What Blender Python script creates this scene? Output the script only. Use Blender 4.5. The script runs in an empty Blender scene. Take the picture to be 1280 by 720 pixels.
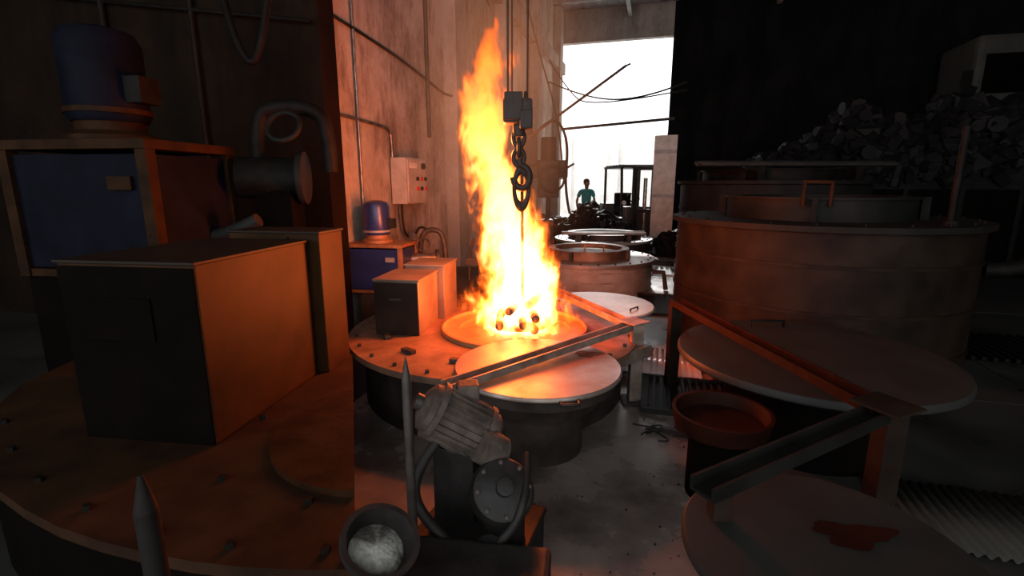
import bpy, bmesh, math, random
from mathutils import Vector, Matrix, Euler
random.seed(7)
S=bpy.context.scene
COL=S.collection
S.view_settings.view_transform='Standard'
R=math.radians

# ---------------------------------------------------------------- materials
def mat(name,c1,c2=None,rough=.6,metal=0.,scale=4.,bump=.15,detail=5.,lo=.35,hi=.65,stretch=(1,1,1),rough2=None,spec=.5):
    m=bpy.data.materials.new(name); m.use_nodes=True
    nt=m.node_tree; N=nt.nodes; L=nt.links
    b=N['Principled BSDF']
    if c2 is None: c2=tuple(x*.65 for x in c1)
    tc=N.new('ShaderNodeTexCoord'); mp=N.new('ShaderNodeMapping'); mp.inputs['Scale'].default_value=stretch
    L.new(tc.outputs['Object'],mp.inputs['Vector'])
    n=N.new('ShaderNodeTexNoise'); n.inputs['Scale'].default_value=scale; n.inputs['Detail'].default_value=detail
    n.inputs['Roughness'].default_value=.6
    L.new(mp.outputs[0],n.inputs['Vector'])
    r=N.new('ShaderNodeValToRGB'); r.color_ramp.elements[0].position=lo; r.color_ramp.elements[1].position=hi
    r.color_ramp.elements[0].color=(*c2,1); r.color_ramp.elements[1].color=(*c1,1)
    L.new(n.outputs['Fac'],r.inputs['Fac']); L.new(r.outputs['Color'],b.inputs['Base Color'])
    b.inputs['Metallic'].default_value=metal; b.inputs['Roughness'].default_value=rough
    b.inputs['Specular IOR Level'].default_value=spec
    if rough2 is not None:
        mr=N.new('ShaderNodeMapRange'); mr.inputs['From Min'].default_value=lo; mr.inputs['From Max'].default_value=hi
        mr.inputs['To Min'].default_value=rough2; mr.inputs['To Max'].default_value=rough
        L.new(n.outputs['Fac'],mr.inputs['Value']); L.new(mr.outputs[0],b.inputs['Roughness'])
    if bump>0:
        n2=N.new('ShaderNodeTexNoise'); n2.inputs['Scale'].default_value=scale*5; n2.inputs['Detail'].default_value=2
        L.new(mp.outputs[0],n2.inputs['Vector'])
        bp=N.new('ShaderNodeBump'); bp.inputs['Strength'].default_value=bump; bp.inputs['Distance'].default_value=.02
        L.new(n2.outputs['Fac'],bp.inputs['Height']); L.new(bp.outputs[0],b.inputs['Normal'])
    return m

M={}
M['deck']=mat('rusty_deck_plate',(.25,.155,.10),(.09,.055,.036),.42,.35,3,.12,rough2=.6)
M['deck_side']=mat('furnace_shell',(.05,.038,.034),(.02,.015,.012),.6,.1,5,spec=.2)
M['cover']=mat('bare_steel_plate',(.36,.31,.28),(.22,.17,.14),.32,.6,2.5,.06,rough2=.5)
M['rim']=mat('hot_mouth_rim',(.42,.25,.11),(.26,.14,.06),.45,.4,4,.08)
M['tin']=mat('tin_box',(.25,.20,.155),(.15,.105,.075),.4,.5,3,.05)
M['tinfront']=mat('tin_box_dark',(.028,.016,.011),(.013,.008,.006),.6,.0,3,spec=.12)  # front sheet, darker than the other box faces
M['black']=mat('black_iron',(.022,.020,.019),(.010,.009,.008),.55,.1,6,spec=.25)
M['iron']=mat('dark_iron',(.06,.05,.045),(.025,.021,.018),.5,.3,6,spec=.3)
M['dusty']=mat('dusty_cast_iron',(.105,.08,.065),(.035,.028,.024),.7,.1,9,.3,spec=.3)
M['beam']=mat('angle_iron',(.28,.22,.18),(.12,.08,.06),.5,.3,6)
M['grey']=mat('painted_grey',(.35,.34,.32),(.2,.19,.17),.5,.1,4)
M['body2']=mat('furnace_body_grey',(.36,.33,.30),(.2,.15,.11),.55,.2,2.5)
M['disc']=mat('galvanised_lid',(.66,.65,.62),(.46,.43,.39),.35,.4,2.5,.04)
M['blue']=mat('blue_enamel',(.03,.05,.20),(.02,.03,.10),.3,.2,4,.03)
M['bluedk']=mat('dimmed_blue_enamel',(.0042,.0048,.010),(.002,.0025,.005),.6,.0,4,.03,spec=.05)  # copy of the blue enamel, dimmed in colour for the left bay
M['orange']=mat('orange_frame_paint',(.4,.19,.08),(.2,.09,.04),.5,.1,6)
M['elec']=mat('panel_grey_paint',(.5,.47,.42),(.36,.32,.27),.5,.1,5,.03)
M['red']=mat('red_button',(.6,.03,.02),None,.4,0,5,0)
M['white']=mat('label_white',(.8,.78,.72),None,.6,0,5,0)
M['pipe']=mat('steel_pipe',(.35,.33,.3),(.15,.12,.1),.35,.8,8,.04)
M['powder']=mat('white_powder',(.34,.35,.32),(.05,.047,.04),.9,0,9,.6,lo=.40,hi=.60)
M['powder2']=mat('bristle',(.38,.3,.2),(.22,.15,.09),.9,0,30,.5)
M['hot']=mat('scale_steel',(.10,.05,.035),(.04,.02,.015),.6,.3,9)
M['teal']=mat('teal_shirt',(.02,.45,.42),(.01,.3,.28),.8,0,8,.1)
M['trouser']=mat('dark_trousers',(.03,.035,.05),(.02,.02,.03),.9,0,8,.1)
M['skin']=mat('skin',(.22,.11,.065),(.17,.08,.05),.6,0,8,.02)
M['hair']=mat('hair',(.012,.01,.01),None,.7,0,20,.1)
M['rubber']=mat('rubber',(.015,.015,.015),None,.8,0,12,.1,spec=.2)
M['fork']=mat('forklift_paint',(.09,.08,.075),(.04,.035,.03),.5,.1,5)
M['yellow']=mat('dull_yellow',(.35,.22,.05),(.2,.12,.03),.5,.1,5)
M['coal']=mat('sooty_scrap',(.014,.013,.013),(.005,.005,.005),.6,.1,9,.3,spec=.25)
M['sheet']=mat('galvanised_sheet',(.92,.93,.93),(.8,.81,.81),.22,.5,5,.0)
# dimmed copies for the neighbouring bays: low light put into the colours
M['d_deck']=mat('dimmed_deck_plate',(.034,.016,.0075),(.013,.006,.0034),.55,.1,3,.12,spec=.10)
M['d_tin']=mat('dimmed_tin',(.034,.0145,.005),(.017,.0075,.0026),.5,.1,3,.05,spec=.08)
M['d_tintop']=mat('dimmed_tin_top',(.018,.012,.008),(.010,.007,.005),.5,.1,3,.05,spec=.12)
M['d_front']=mat('dimmed_black_sheet',(.003,.002,.0014),(.0015,.001,.0008),.8,.0,3,spec=.03)
M['d_orange']=mat('dimmed_orange_frame',(.026,.011,.004),(.012,.005,.002),.6,.0,6,spec=.06)
M['d_grey']=mat('dimmed_grey_steel',(.012,.0115,.0105),(.006,.0055,.005),.6,.0,4,.06,spec=.10)
M['d_grey2']=mat('dimmed_warm_steel',(.019,.012,.008),(.007,.0045,.0035),.6,.0,3,.06,spec=.08)
M['d_disc']=mat('dimmed_lid',(.024,.025,.0235),(.016,.016,.015),.5,.0,3,.04,spec=.15)
M['d_rim']=mat('dimmed_flange',(.014,.0125,.011),(.008,.007,.006),.6,.0,3,.04,spec=.08)
M['d_rust']=mat('dimmed_rust',(.022,.006,.003),(.010,.003,.002),.6,.0,4,spec=.06)
M['d_pipe']=mat('dimmed_pipe',(.008,.007,.006),(.003,.0025,.002),.6,.0,6,spec=.08)
M['d_white']=mat('dimmed_truck_paint',(.05,.05,.044),(.036,.036,.031),.6,.0,3,.02,spec=.15)
M['d_coal']=mat('dimmed_scrap',(.009,.009,.0095),(.003,.003,.003),.6,.0,9,.3,spec=.12)

def wallmat(name,a,b,c,streak=1.,st=(1.6,1.6,.55)):
    m=bpy.data.materials.new(name); m.use_nodes=True; nt=m.node_tree; N=nt.nodes; L=nt.links
    bs=N['Principled BSDF']; bs.inputs['Roughness'].default_value=.92; bs.inputs['Specular IOR Level'].default_value=.08
    tc=N.new('ShaderNodeTexCoord')
    n1=N.new('ShaderNodeTexNoise'); n1.inputs['Scale'].default_value=.9; n1.inputs['Detail'].default_value=9; n1.inputs['Roughness'].default_value=.7
    L.new(tc.outputs['Object'],n1.inputs['Vector'])
    r1=N.new('ShaderNodeValToRGB'); r1.color_ramp.elements[0].position=.4; r1.color_ramp.elements[1].position=.58
    r1.color_ramp.elements[0].color=(*b,1); r1.color_ramp.elements[1].color=(*a,1); L.new(n1.outputs['Fac'],r1.inputs['Fac'])
    mp=N.new('ShaderNodeMapping'); mp.inputs['Scale'].default_value=st; L.new(tc.outputs['Object'],mp.inputs['Vector'])
    n2=N.new('ShaderNodeTexNoise'); n2.inputs['Scale'].default_value=1.3; n2.inputs['Detail'].default_value=10; n2.inputs['Roughness'].default_value=.72; L.new(mp.outputs[0],n2.inputs['Vector'])
    r2=N.new('ShaderNodeValToRGB'); r2.color_ramp.elements[0].position=.46; r2.color_ramp.elements[1].position=.66
    r2.color_ramp.elements[0].color=(0,0,0,1); r2.color_ramp.elements[1].color=(streak,)*3+(1,); L.new(n2.outputs['Fac'],r2.inputs['Fac'])
    mx=N.new('ShaderNodeMixRGB'); mx.inputs[2].default_value=(*c,1); L.new(r2.outputs[0],mx.inputs[0]); L.new(r1.outputs[0],mx.inputs[1])
    L.new(mx.outputs[0],bs.inputs['Base Color'])
    n3=N.new('ShaderNodeTexNoise'); n3.inputs['Scale'].default_value=14; n3.inputs['Detail'].default_value=3; L.new(tc.outputs['Object'],n3.inputs['Vector'])
    bp=N.new('ShaderNodeBump'); bp.inputs['Strength'].default_value=.35; bp.inputs['Distance'].default_value=.02
    L.new(n3.outputs['Fac'],bp.inputs['Height']); L.new(bp.outputs[0],bs.inputs['Normal'])
    return m
M['wall']=wallmat('stained_plaster',(.46,.42,.37),(.31,.27,.23),(.09,.06,.042),.85)
M['wall_dk']=wallmat('dimmed_plaster',(.012,.007,.004),(.007,.0042,.0026),(.003,.002,.0014),.9)  # plaster colour lowered so the bay wall reads as unlit
M['wall_blk']=wallmat('dimmed_wall',(.008,.008,.0078),(.005,.005,.005),(.002,.002,.002),.9)  # near-black colour stands in for dim light on these walls
M['conc']=wallmat('concrete_column',(.34,.31,.28),(.25,.22,.19),(.13,.10,.08),.6)
M['floor']=mat('oily_concrete_floor',(.27,.235,.215),(.075,.062,.055),.42,0,1.6,.25,detail=9,rough2=.16)
M['floor_dk']=mat('dimmed_floor',(.034,.034,.032),(.012,.012,.011),.45,0,1.3,.2,detail=9,rough2=.25,spec=.25)  # floor darkened in colour to make the side bays look dim
M['yard']=mat('sunlit_yard',(.8,.8,.78),(.7,.69,.66),.9,0,1,.1)
M['yardwall']=mat('whitewashed_brick',(.84,.82,.79),(.66,.63,.60),.9,0,1.2,.1)
M['roof']=mat('asbestos_roof',(.3,.3,.3),(.18,.18,.18),.8,0,2,.1)

# ---------------------------------------------------------------- builders
def G(name,loc=(0,0,0),rz=0.,rot=None):
    e=bpy.data.objects.new(name,None); COL.objects.link(e); e.location=loc
    e.rotation_euler=rot if rot else (0,0,rz); e.empty_display_size=.1
    return e
def fin(bm,name,parent,m,loc=(0,0,0),rot=(0,0,0),smooth=False,bevel=0.):
    if bevel>0:
        es=[e for e in bm.edges if len(e.link_faces)==2 and e.calc_face_angle(0)>R(35)]
        bmesh.ops.bevel(bm,geom=es,offset=bevel,segments=2,affect='EDGES',profile=.6)
    bmesh.ops.recalc_face_normals(bm,faces=bm.faces)
    me=bpy.data.meshes.new(name); bm.to_mesh(me); bm.free()
    o=bpy.data.objects.new(name,me); COL.objects.link(o)
    if m: me.materials.append(M[m] if isinstance(m,str) else m)
    o.location=loc; o.rotation_euler=rot
    if parent: o.parent=parent
    if smooth:
        for p in me.polygons: p.use_smooth=True
        try:
            me.set_sharp_from_angle(angle=R(40))
        except Exception: pass
    return o
def box(name,parent,m,loc,size,rot=(0,0,0),bevel=.004):
    bm=bmesh.new(); bmesh.ops.create_cube(bm,size=1); bmesh.ops.scale(bm,vec=size,verts=bm.verts)
    return fin(bm,name,parent,m,loc,rot,bevel=min(bevel,min(size)*.3))
def cyl(name,parent,m,loc,r,h,rot=(0,0,0),seg=32,r2=None,bevel=.004):
    bm=bmesh.new(); bmesh.ops.create_cone(bm,cap_ends=True,segments=seg,radius1=r,radius2=r if r2 is None else r2,depth=h)
    return fin(bm,name,parent,m,loc,rot,smooth=True,bevel=bevel if (r2 is None or r2>.01) else 0)
def lathe(name,parent,m,prof,loc=(0,0,0),rot=(0,0,0),seg=64,closed=False):
    bm=bmesh.new(); rings=[]
    for (r,z) in prof:
        r=max(r,.0004)
        rings.append([bm.verts.new((r*math.cos(2*math.pi*i/seg),r*math.sin(2*math.pi*i/seg),z)) for i in range(seg)])
    n=len(rings)
    for k in range(n if closed else n-1):
        a,b=rings[k],rings[(k+1)%n]
        for i in range(seg): bm.faces.new((a[i],a[(i+1)%seg],b[(i+1)%seg],b[i]))
    if not closed:
        for rg in (rings[0],rings[-1]):
            try: bm.faces.new(rg)
            except Exception: pass
    return fin(bm,name,parent,m,loc,rot,smooth=True)
def ringo(name,parent,m,loc,ri,ro,h,seg=72,rot=(0,0,0)):
    return lathe(name,parent,m,[(ri,-h/2),(ro,-h/2),(ro,h/2),(ri,h/2)],loc,rot,seg=seg,closed=True)
def tube(name,parent,m,pts,r,smooth=True,cyc=False):
    cu=bpy.data.curves.new(name,'CURVE'); cu.dimensions='3D'; cu.bevel_depth=r; cu.bevel_resolution=3; cu.use_fill_caps=True
    if smooth and len(pts)>2:
        sp=cu.splines.new('NURBS'); sp.points.add(len(pts)-1); sp.order_u=3; sp.use_endpoint_u=True
    else:
        sp=cu.splines.new('POLY'); sp.points.add(len(pts)-1)
    for p,q in zip(sp.points,pts): p.co=(*q,1)
    sp.use_cyclic_u=cyc
    o=bpy.data.objects.new(name,cu); COL.objects.link(o); cu.materials.append(M[m])
    if parent: o.parent=parent
    return o
def torus(name,parent,m,loc,Rr,r,rot=(0,0,0),sc=(1,1,1)):
    bm=bmesh.new(); A,B=36,10; g=[]
    for i in range(A):
        a=2*math.pi*i/A; g.append([bm.verts.new(((Rr+r*math.cos(2*math.pi*j/B))*math.cos(a)*sc[0],(Rr+r*math.cos(2*math.pi*j/B))*math.sin(a)*sc[1],r*math.sin(2*math.pi*j/B))) for j in range(B)])
    for i in range(A):
        for j in range(B): bm.faces.new((g[i][j],g[(i+1)%A][j],g[(i+1)%A][(j+1)%B],g[i][(j+1)%B]))
    return fin(bm,name,parent,m,loc,rot,smooth=True)
def bolts(name,parent,m,r,z,n,br=.016,loc=(0,0)):
    bm=bmesh.new()
    for i in range(n):
        a=2*math.pi*i/n
        bmesh.ops.create_cone(bm,cap_ends=True,segments=6,radius1=br,radius2=br*.9,depth=br*1.4,matrix=Matrix.Translation((loc[0]+r*math.cos(a),loc[1]+r*math.sin(a),z+br*.6)))
    return fin(bm,name,parent,m)
def poly(name,parent,m,pts,z0,z1,bevel=0.):
    bm=bmesh.new(); vs=[bm.verts.new((x,y,z0)) for x,y in pts]; f=bm.faces.new(vs)
    e=bmesh.ops.extrude_face_region(bm,geom=[f]); bmesh.ops.translate(bm,vec=(0,0,z1-z0),verts=[v for v in e['geom'] if isinstance(v,bmesh.types.BMVert)])
    return fin(bm,name,parent,m,bevel=bevel)
def beamL(name,parent,m,a,b,w=.07,h=.09,t=.012):
    a=Vector(a); b=Vector(b); d=b-a
    prof=[(-w/2,0),(w/2,0),(w/2,h),(w/2-t,h),(w/2-t,t),(-w/2+t,t),(-w/2+t,h),(-w/2,h)]
    bm=bmesh.new(); q=d.to_track_quat('Y','Z')
    r0=[bm.verts.new(a+q@Vector((x,0,z))) for x,z in prof]; r1=[bm.verts.new(b+q@Vector((x,0,z))) for x,z in prof]
    n=len(prof)
    for i in range(n): bm.faces.new((r0[i],r0[(i+1)%n],r1[(i+1)%n],r1[i]))
    bm.faces.new(r0); bm.faces.new(r1)
    return fin(bm,name,parent,m)

# ---------------------------------------------------------------- building frame
P0=Vector((-3.58,0,0)); e1=Vector((.2785,.9604,0)); e2=Vector((.9604,-.2785,0)); ANG=math.atan2(e2.y,e2.x)
def W(s,w,z=0): return P0+e1*s+e2*w+Vector((0,0,z))
def bbox(name,m,s0,s1,w0,w1,z0,z1,parent=None,bevel=0.):
    c=W((s0+s1)/2,(w0+w1)/2,(z0+z1)/2)
    return box(name,parent,m,c,(abs(w1-w0),abs(s1-s0),z1-z0),(0,0,ANG),bevel=bevel)
SB=18.74; DW=3.62
bbox('floor','floor',-4,SB,1.2,4.0,-.1,0)
bbox('floor_by_wall','floor',5.4,SB,0,1.2,-.1,0)
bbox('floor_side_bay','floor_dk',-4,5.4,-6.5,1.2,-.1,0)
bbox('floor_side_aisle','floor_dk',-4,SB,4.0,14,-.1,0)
bbox('ground_yard','yard',SB,60,-30,40,-.12,-.01)
bbox('wall_left','wall',5.66,SB,-.25,0,0,7.3)
bbox('wall_partition','wall_dk',5.4,5.65,-6.5,.25,0,7.3)  # added partition; its dimmed end makes the bright-to-dark edge
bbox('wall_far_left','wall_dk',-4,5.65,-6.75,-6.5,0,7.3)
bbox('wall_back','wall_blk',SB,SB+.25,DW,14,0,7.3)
bbox('trim_lintel','conc',SB,SB+.25,-.25,DW,6.3,7.3)
bbox('wall_right','wall_blk',-4,SB,14,14.25,0,7.3)
bm=bmesh.new(); n=150; rows=[]
for j,s in enumerate((-4,SB+.6)):
    rows.append([bm.verts.new(W(s,-6.7+21*i/n,7.32+.035*math.sin(i*2.4))) for i in range(n+1)])
for i in range(n): bm.faces.new((rows[0][i],rows[0][i+1],rows[1][i+1],rows[1][i]))
fin(bm,'ceiling',None,'roof')
t=G('trim_roof_purlins')
for k in range(12):
    bbox('purlin_%d'%k,'grey',1+k*1.5,1.1+k*1.5,-6.5,13.9,7.14,7.28,t)
for k,w in enumerate((2.2,6.5)):
    bbox('rafter_%d'%k,'grey',-4,SB,w,w+.12,6.95,7.13,t)
g=G('trim_columns')
for k,s in enumerate((8.9,11.6,14.6,17.6)):
    bbox('column_%d'%k,'conc',s,s+.45,0,.22,0,7.1,g)
bbox('wall_beam','conc',5.8,SB,0,.18,5.3,5.65,g)
g=G('yard_wall')
bbox('yard_wall_face','yardwall',30,30.3,-8,16,-.05,4.2,g)
for k in range(9): bbox('yard_wall_pier_%d'%k,'yardwall',29.8,30,-7+k*2.6,-6.6+k*2.6,-.05,4.4,g)

# ---------------------------------------------------------------- wall fittings
g=G('wall_conduit')
def wp(s,z,o=.04): return W(s,o,z)
tube('cable_high',g,'black',[wp(5.7,3.45),wp(7,3.38),wp(8.3,3.2),wp(8.85,3.1),wp(9,3.1,.27),wp(10.2,3.25,.27),wp(11.5,3.5,.3)],.018)
tube('pipe_mid',g,'pipe',[wp(5.7,2.45),wp(6.9,2.42),wp(7.0,2.38),wp(7.05,2.3),wp(7.05,2.0)],.02)
tube('pipe_drop',g,'iron',[wp(8.2,5.4),wp(8.2,2.4)],.03)
tube('conduit_drop_2',g,'pipe',[wp(6.3,5.2),wp(6.3,1.2)],.016)
tube('cable_loop',g,'black',[wp(6.1,4.6),wp(6.4,4.2,.1),wp(6.7,4.9,.1),wp(7.2,5.2,.05)],.015)
tube('cable_hang',g,'black',[wp(7.5,6.9),wp(7.9,6.0,.1),wp(9.5,5.9,.1),wp(10.5,4.9,.25)],.014)
g=G('electrical_control_panel',W(7.3,.02,1.74),ANG+R(90))
box('enclosure',g,'elec',(0,-.12,0),(.58,.22,.60))
box('door',g,'elec',(0,-.24,0),(.52,.02,.55))
box('label',g,'white',(-.12,-.253,.2),(.2,.006,.07))
for i in range(3):
    for j in range(2):
        cyl('button_%d_%d'%(i,j),g,'red' if (i+j)%2 else 'black',(-.02+.12*i,-.26,.03-.13*j),.028,.03,(R(90),0,0),16)
cyl('rotary_switch',g,'black',(.15,-.265,.2),.04,.04,(R(90),0,0),20)
tube('panel_cable',g,'black',[(-.2,-.1,-.3),(-.22,-.1,-.7),(.1,-.1,-.8),(.35,-.1,-.6),(.6,-.1,-.75)],.016)
g=G('wall_bell',W(9.7,.0,2.6),ANG+R(90))
cyl('bell_gong',g,'grey',(0,-.06,0),.11,.05,(R(90),0,0),28)
cyl('bell_base',g,'iron',(0,-.025,0),.06,.05,(R(90),0,0),20)
g=G('wall_bracket_lamp',W(9.2,.22,3.1),ANG+R(90))
box('bracket_arm',g,'iron',(0,-.25,0),(.05,.5,.05))
box('lamp_head',g,'grey',(0,-.5,-.04),(.3,.2,.12))
g=G('overhead_cables')
tube('cable_1',g,'black',[W(16,.2,4.6),W(15,1.5,3.9),W(14,3,3.7),W(13.5,3.9,3.95)],.02)
tube('cable_2',g,'black',[W(16,.2,5.2),W(15,.9,4.2),W(14.5,1.6,3.6),W(13,3.9,3.7)],.016)
tube('cable_3',g,'black',[W(13,.1,6.5),W(12.5,.7,4.6),W(13,1.1,3.2),W(13,1.2,2.2)],.018)
g=G('door_track_rail')
tube('rail',g,'iron',[W(SB-.1,.1,3.55),W(SB-.1,3.8,3.78)],.05,False)

# ---------------------------------------------------------------- main pit furnace
Z=.5
g=G('pit_carburising_furnace',(-.15,4.1,0))
lathe('shell',g,'deck_side',[(1.08,0),(1.08,.40),(1.14,.42),(1.14,.46)],seg=96)
oc=(.17,-.05)
bm=bmesh.new(); n=96
vo=[];vi=[];vo2=[];vi2=[]
for i in range(n):
    a=2*math.pi*i/n
    vo.append(bm.verts.new((1.2*math.cos(a),1.2*math.sin(a),Z))); vi.append(bm.verts.new((oc[0]+.5*math.cos(a),oc[1]+.5*math.sin(a),Z)))
    vo2.append(bm.verts.new((1.2*math.cos(a),1.2*math.sin(a),Z-.045))); vi2.append(bm.verts.new((oc[0]+.5*math.cos(a),oc[1]+.5*math.sin(a),Z-.045)))
for i in range(n):
    j=(i+1)%n
    bm.faces.new((vo[i],vo[j],vi[j],vi[i])); bm.faces.new((vo2[i],vi2[i],vi2[j],vo2[j]))
    bm.faces.new((vo[i],vo2[i],vo2[j],vo[j])); bm.faces.new((vi[i],vi[j],vi2[j],vi2[i]))
fin(bm,'deck_plate',g,'deck')
lathe('mouth_rim',g,'rim',[(.47,-.02),(.61,-.02),(.61,.035),(.595,.04),(.59,.010),(.49,.006),(.47,.01)],(oc[0],oc[1],Z),closed=True)
cyl('pit_lining',g,'rim',(oc[0],oc[1],.475),.5,.02)
bolts('deck_bolts',g,'iron',1.13,Z,26)
for k in range(3):
    a=R(200+k*28); box('lifting_lug_%d'%k,g,'iron',(.9*math.cos(a),.9*math.sin(a),Z+.015),(.05,.12,.03),(0,0,a))
g=G('tin_control_box',(-.88,4.17,Z),R(-9))
box('front_section',g,'tin',(-.0,-.05,.22),(.37,.5,.44),bevel=.006)
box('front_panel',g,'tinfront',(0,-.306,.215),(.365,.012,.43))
box('lid',g,'tin',(0,-.05,.448),(.39,.52,.016))
box('rear_section',g,'tin',(.06,.43,.24),(.36,.42,.48),bevel=.006)
box('rear_lid',g,'tin',(.06,.43,.488),(.38,.44,.016))
box('handle',g,'iron',(0,-.32,.3),(.1,.02,.02))

g=G('furnace_swing_lid',(.165,3.05,.545))
lathe('lid_plate',g,'cover',[(.0,-.02),(.53,-.02),(.54,-.01),(.54,.0),(.53,.012),(.0,.012)],seg=96)
lathe('lid_flange',g,'deck_side',[(.44,-.09),(.5,-.09),(.5,-.022),(.44,-.022)],closed=True)
lathe('lid_refractory_plug',g,'deck_side',[(0,-.2),(.40,-.2),(.43,-.1),(.43,-.021),(0,-.021)])
lathe('lid_stand',g,'deck_side',[(0,-.545),(.3,-.545),(.3,-.21),(0,-.21)])
tube('grab_handle',g,'iron',[(.1,-.5,-.01),(.1,-.57,-.01),(.2,-.56,-.01),(.2,-.49,-.01)],.01,False)
stain=mat('oil_stain',(.10,.025,.012),(.16,.06,.04),.15,.2,6,0)
bm=bmesh.new(); vs=[]
for i in range(28):
    a=2*math.pi*i/28; rr=1+.25*math.sin(3*a+1)+.12*math.sin(7*a)
    vs.append(bm.verts.new((.36+.09*rr*math.cos(a),.19+.06*rr*math.sin(a),.0135)))
bm.faces.new(vs); fin(bm,'oil_stain',g,stain)
g=G('lid_swing_frame')
beamL('front_channel',g,'beam',(-.37,2.60,.565),(.93,3.72,.60),.10,.05)
beamL('rear_channel',g,'beam',(.93,3.72,.60),(.46,4.95,.60),.10,.05)
box('corner_post',g,'beam',(.97,3.70,.32),(.09,.09,.64))
box('corner_plate',g,'beam',(.95,3.72,.655),(.18,.18,.012),(0,0,.6))
box('outer_rail',g,'beam',(.72,3.38,.44),(.06,.9,.09),(0,0,R(-49)))
box('post_foot',g,'iron',(.97,3.70,.01),(.2,.2,.02))
box('rear_post',g,'beam',(.33,5.42,.3),(.08,.08,.6))
beamL('rear_extension',g,'beam',(.46,4.95,.60),(.33,5.44,.60),.08,.05)

# ---------------------------------------------------------------- workload + crane
g=G('workpiece_fixture',(.07,4.05,.5))
tube('hanging_rod',g,'hot',[(0.02,-.12,.08),(.0,-.28,1.50)],.013,False)
cyl('base_tray',g,'hot',(0,0,.06),.26,.03)
k=0
for (x,z) in ((-.13,.19),(-.03,.23),(.08,.19),(.13,.27),(.01,.12),(.13,.1),(-.1,.09),(-.17,.12)):
    cyl('round_bar_%d'%k,g,'hot',(x,-.04-.03*(k%3),z),.032,.48+.06*(k%3),(R(90),0,R(random.uniform(-20,20))),20); k+=1

g=G('crane_hook_block',(.04,3.77,2.21))
box('block_body',g,'black',(0,0,.0),(.21,.17,.17),bevel=.02)
box('block_cheek',g,'black',(-.03,-.08,.03),(.13,.03,.19),bevel=.01)
box('block_bracket',g,'black',(.06,-.06,-.06),(.09,.1,.13),bevel=.01)
cyl('sheave_1',g,'black',(-.06,0,.05),.09,.03,(0,R(90),0))
cyl('sheave_2',g,'black',(.06,0,.05),.09,.03,(0,R(90),0))
cyl('swivel',g,'black',(.01,0,-.12),.045,.1)
for i,(dz,rt) in enumerate(((-.18,0),(-.25,90),(-.32,0))):
    torus('link_%d'%i,g,'black',(.01,0,dz),.040,.016,(R(90),0,R(rt)),(1,1.4,1))
pts=[]
for i in range(15):
    a=R(100-i*20); pts.append((.03+.06*math.cos(a),0,-.46+.08*math.sin(a)))
tube('hook',g,'black',[(.01,0,-.33)]+pts,.027)
torus('sling_ring',g,'black',(.03,0,-.54),.062,.018,(R(90),0,R(15)),(.9,2.2,1))
tube('rope_left',g,'black',[(-.07,0,.08),(-.07,0,4.45)],.007,False)
tube('rope_right',g,'black',[(.07,0,.08),(.07,0,4.45)],.007,False)
tube('rope_mid',g,'black',[(-.04,0,.08),(-.04,0,4.45)],.005,False)
box('crane_trolley',g,'iron',(0,0,4.47),(.5,.35,.2))
g=G('crane_bridge_beam')
box('girder',g,'iron',(.04,4.05,6.90),(.25,2,.22)) 
g=G('long_pry_rod')
tube('rod',g,'black',[(.13,5.2,2.13),(1.2,5.6,2.92)],.014,False)
tube('rod_hanger',g,'black',[(1.2,5.6,2.92),(1.25,5.6,2.94)],.010,False)

# ---------------------------------------------------------------- flame (volume)
TAB=[(.5,.065,.40),(.713,.045,.44),(.919,.057,.35),(1.252,-.003,.30),(1.574,-.085,.25),(1.886,-.185,.205),(2.188,-.235,.18),(2.48,-.21,.165),(2.70,-.17,.13),(2.93,-.14,.05)]
H=2.5
fl=bpy.data.materials.new('fire_volume'); fl.use_nodes=True; nt=fl.node_tree; N=nt.nodes; L=nt.links
N.clear(); out=N.new('ShaderNodeOutputMaterial'); tc=N.new('ShaderNodeTexCoord')
def mth(op,a,b=None,c=None,clamp=False):
    x=N.new('ShaderNodeMath'); x.operation=op; x.use_clamp=clamp
    for i,v in enumerate((a,b,c)):
        if v is None: continue
        if isinstance(v,(int,float)): x.inputs[i].default_value=v
        else: L.new(v,x.inputs[i])
    return x.outputs[0]
sp=N.new('ShaderNodeSeparateXYZ'); L.new(tc.outputs['Object'],sp.inputs[0])
zn=mth('DIVIDE',sp.outputs[2],H,clamp=True)
def fcurve(vals):
    f=N.new('ShaderNodeFloatCurve'); L.new(zn,f.inputs['Value']); c=f.mapping.curves[0]
    c.points[0].location=(0,vals[0][1]); c.points[1].location=(1,vals[-1][1])
    for z,v in vals[1:-1]: c.points.new(z,v)
    f.mapping.update(); return f.outputs[0]
cx=mth('SUBTRACT',fcurve([((z-.5)/H,x+.5) for z,x,w in TAB]),.5)
ww=fcurve([((z-.5)/H,w) for z,x,w in TAB])
mp=N.new('ShaderNodeMapping'); mp.inputs['Scale'].default_value=(1,1,.55); L.new(tc.outputs['Object'],mp.inputs[0])
n1=N.new('ShaderNodeTexNoise'); n1.inputs['Scale'].default_value=4.2; n1.inputs['Detail'].default_value=2; n1.inputs['Roughness'].default_value=.6; n1.inputs['Distortion'].default_value=.8
L.new(mp.outputs[0],n1.inputs['Vector'])
sc=N.new('ShaderNodeSeparateColor'); L.new(n1.outputs['Color'],sc.inputs[0])
nx=mth('MULTIPLY',mth('SUBTRACT',sc.outputs[0],.5),.5); ny=mth('MULTIPLY',mth('SUBTRACT',sc.outputs[1],.5),.5)
dx=mth('ADD',mth('SUBTRACT',sp.outputs[0],cx),nx); dy=mth('ADD',sp.outputs[1],ny)
d=mth('DIVIDE',mth('SQRT',mth('ADD',mth('MULTIPLY',dx,dx),mth('MULTIPLY',dy,dy))),ww)
n2=N.new('ShaderNodeTexNoise'); n2.inputs['Scale'].default_value=9; n2.inputs['Detail'].default_value=2; n2.inputs['Distortion'].default_value=1.2
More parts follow.
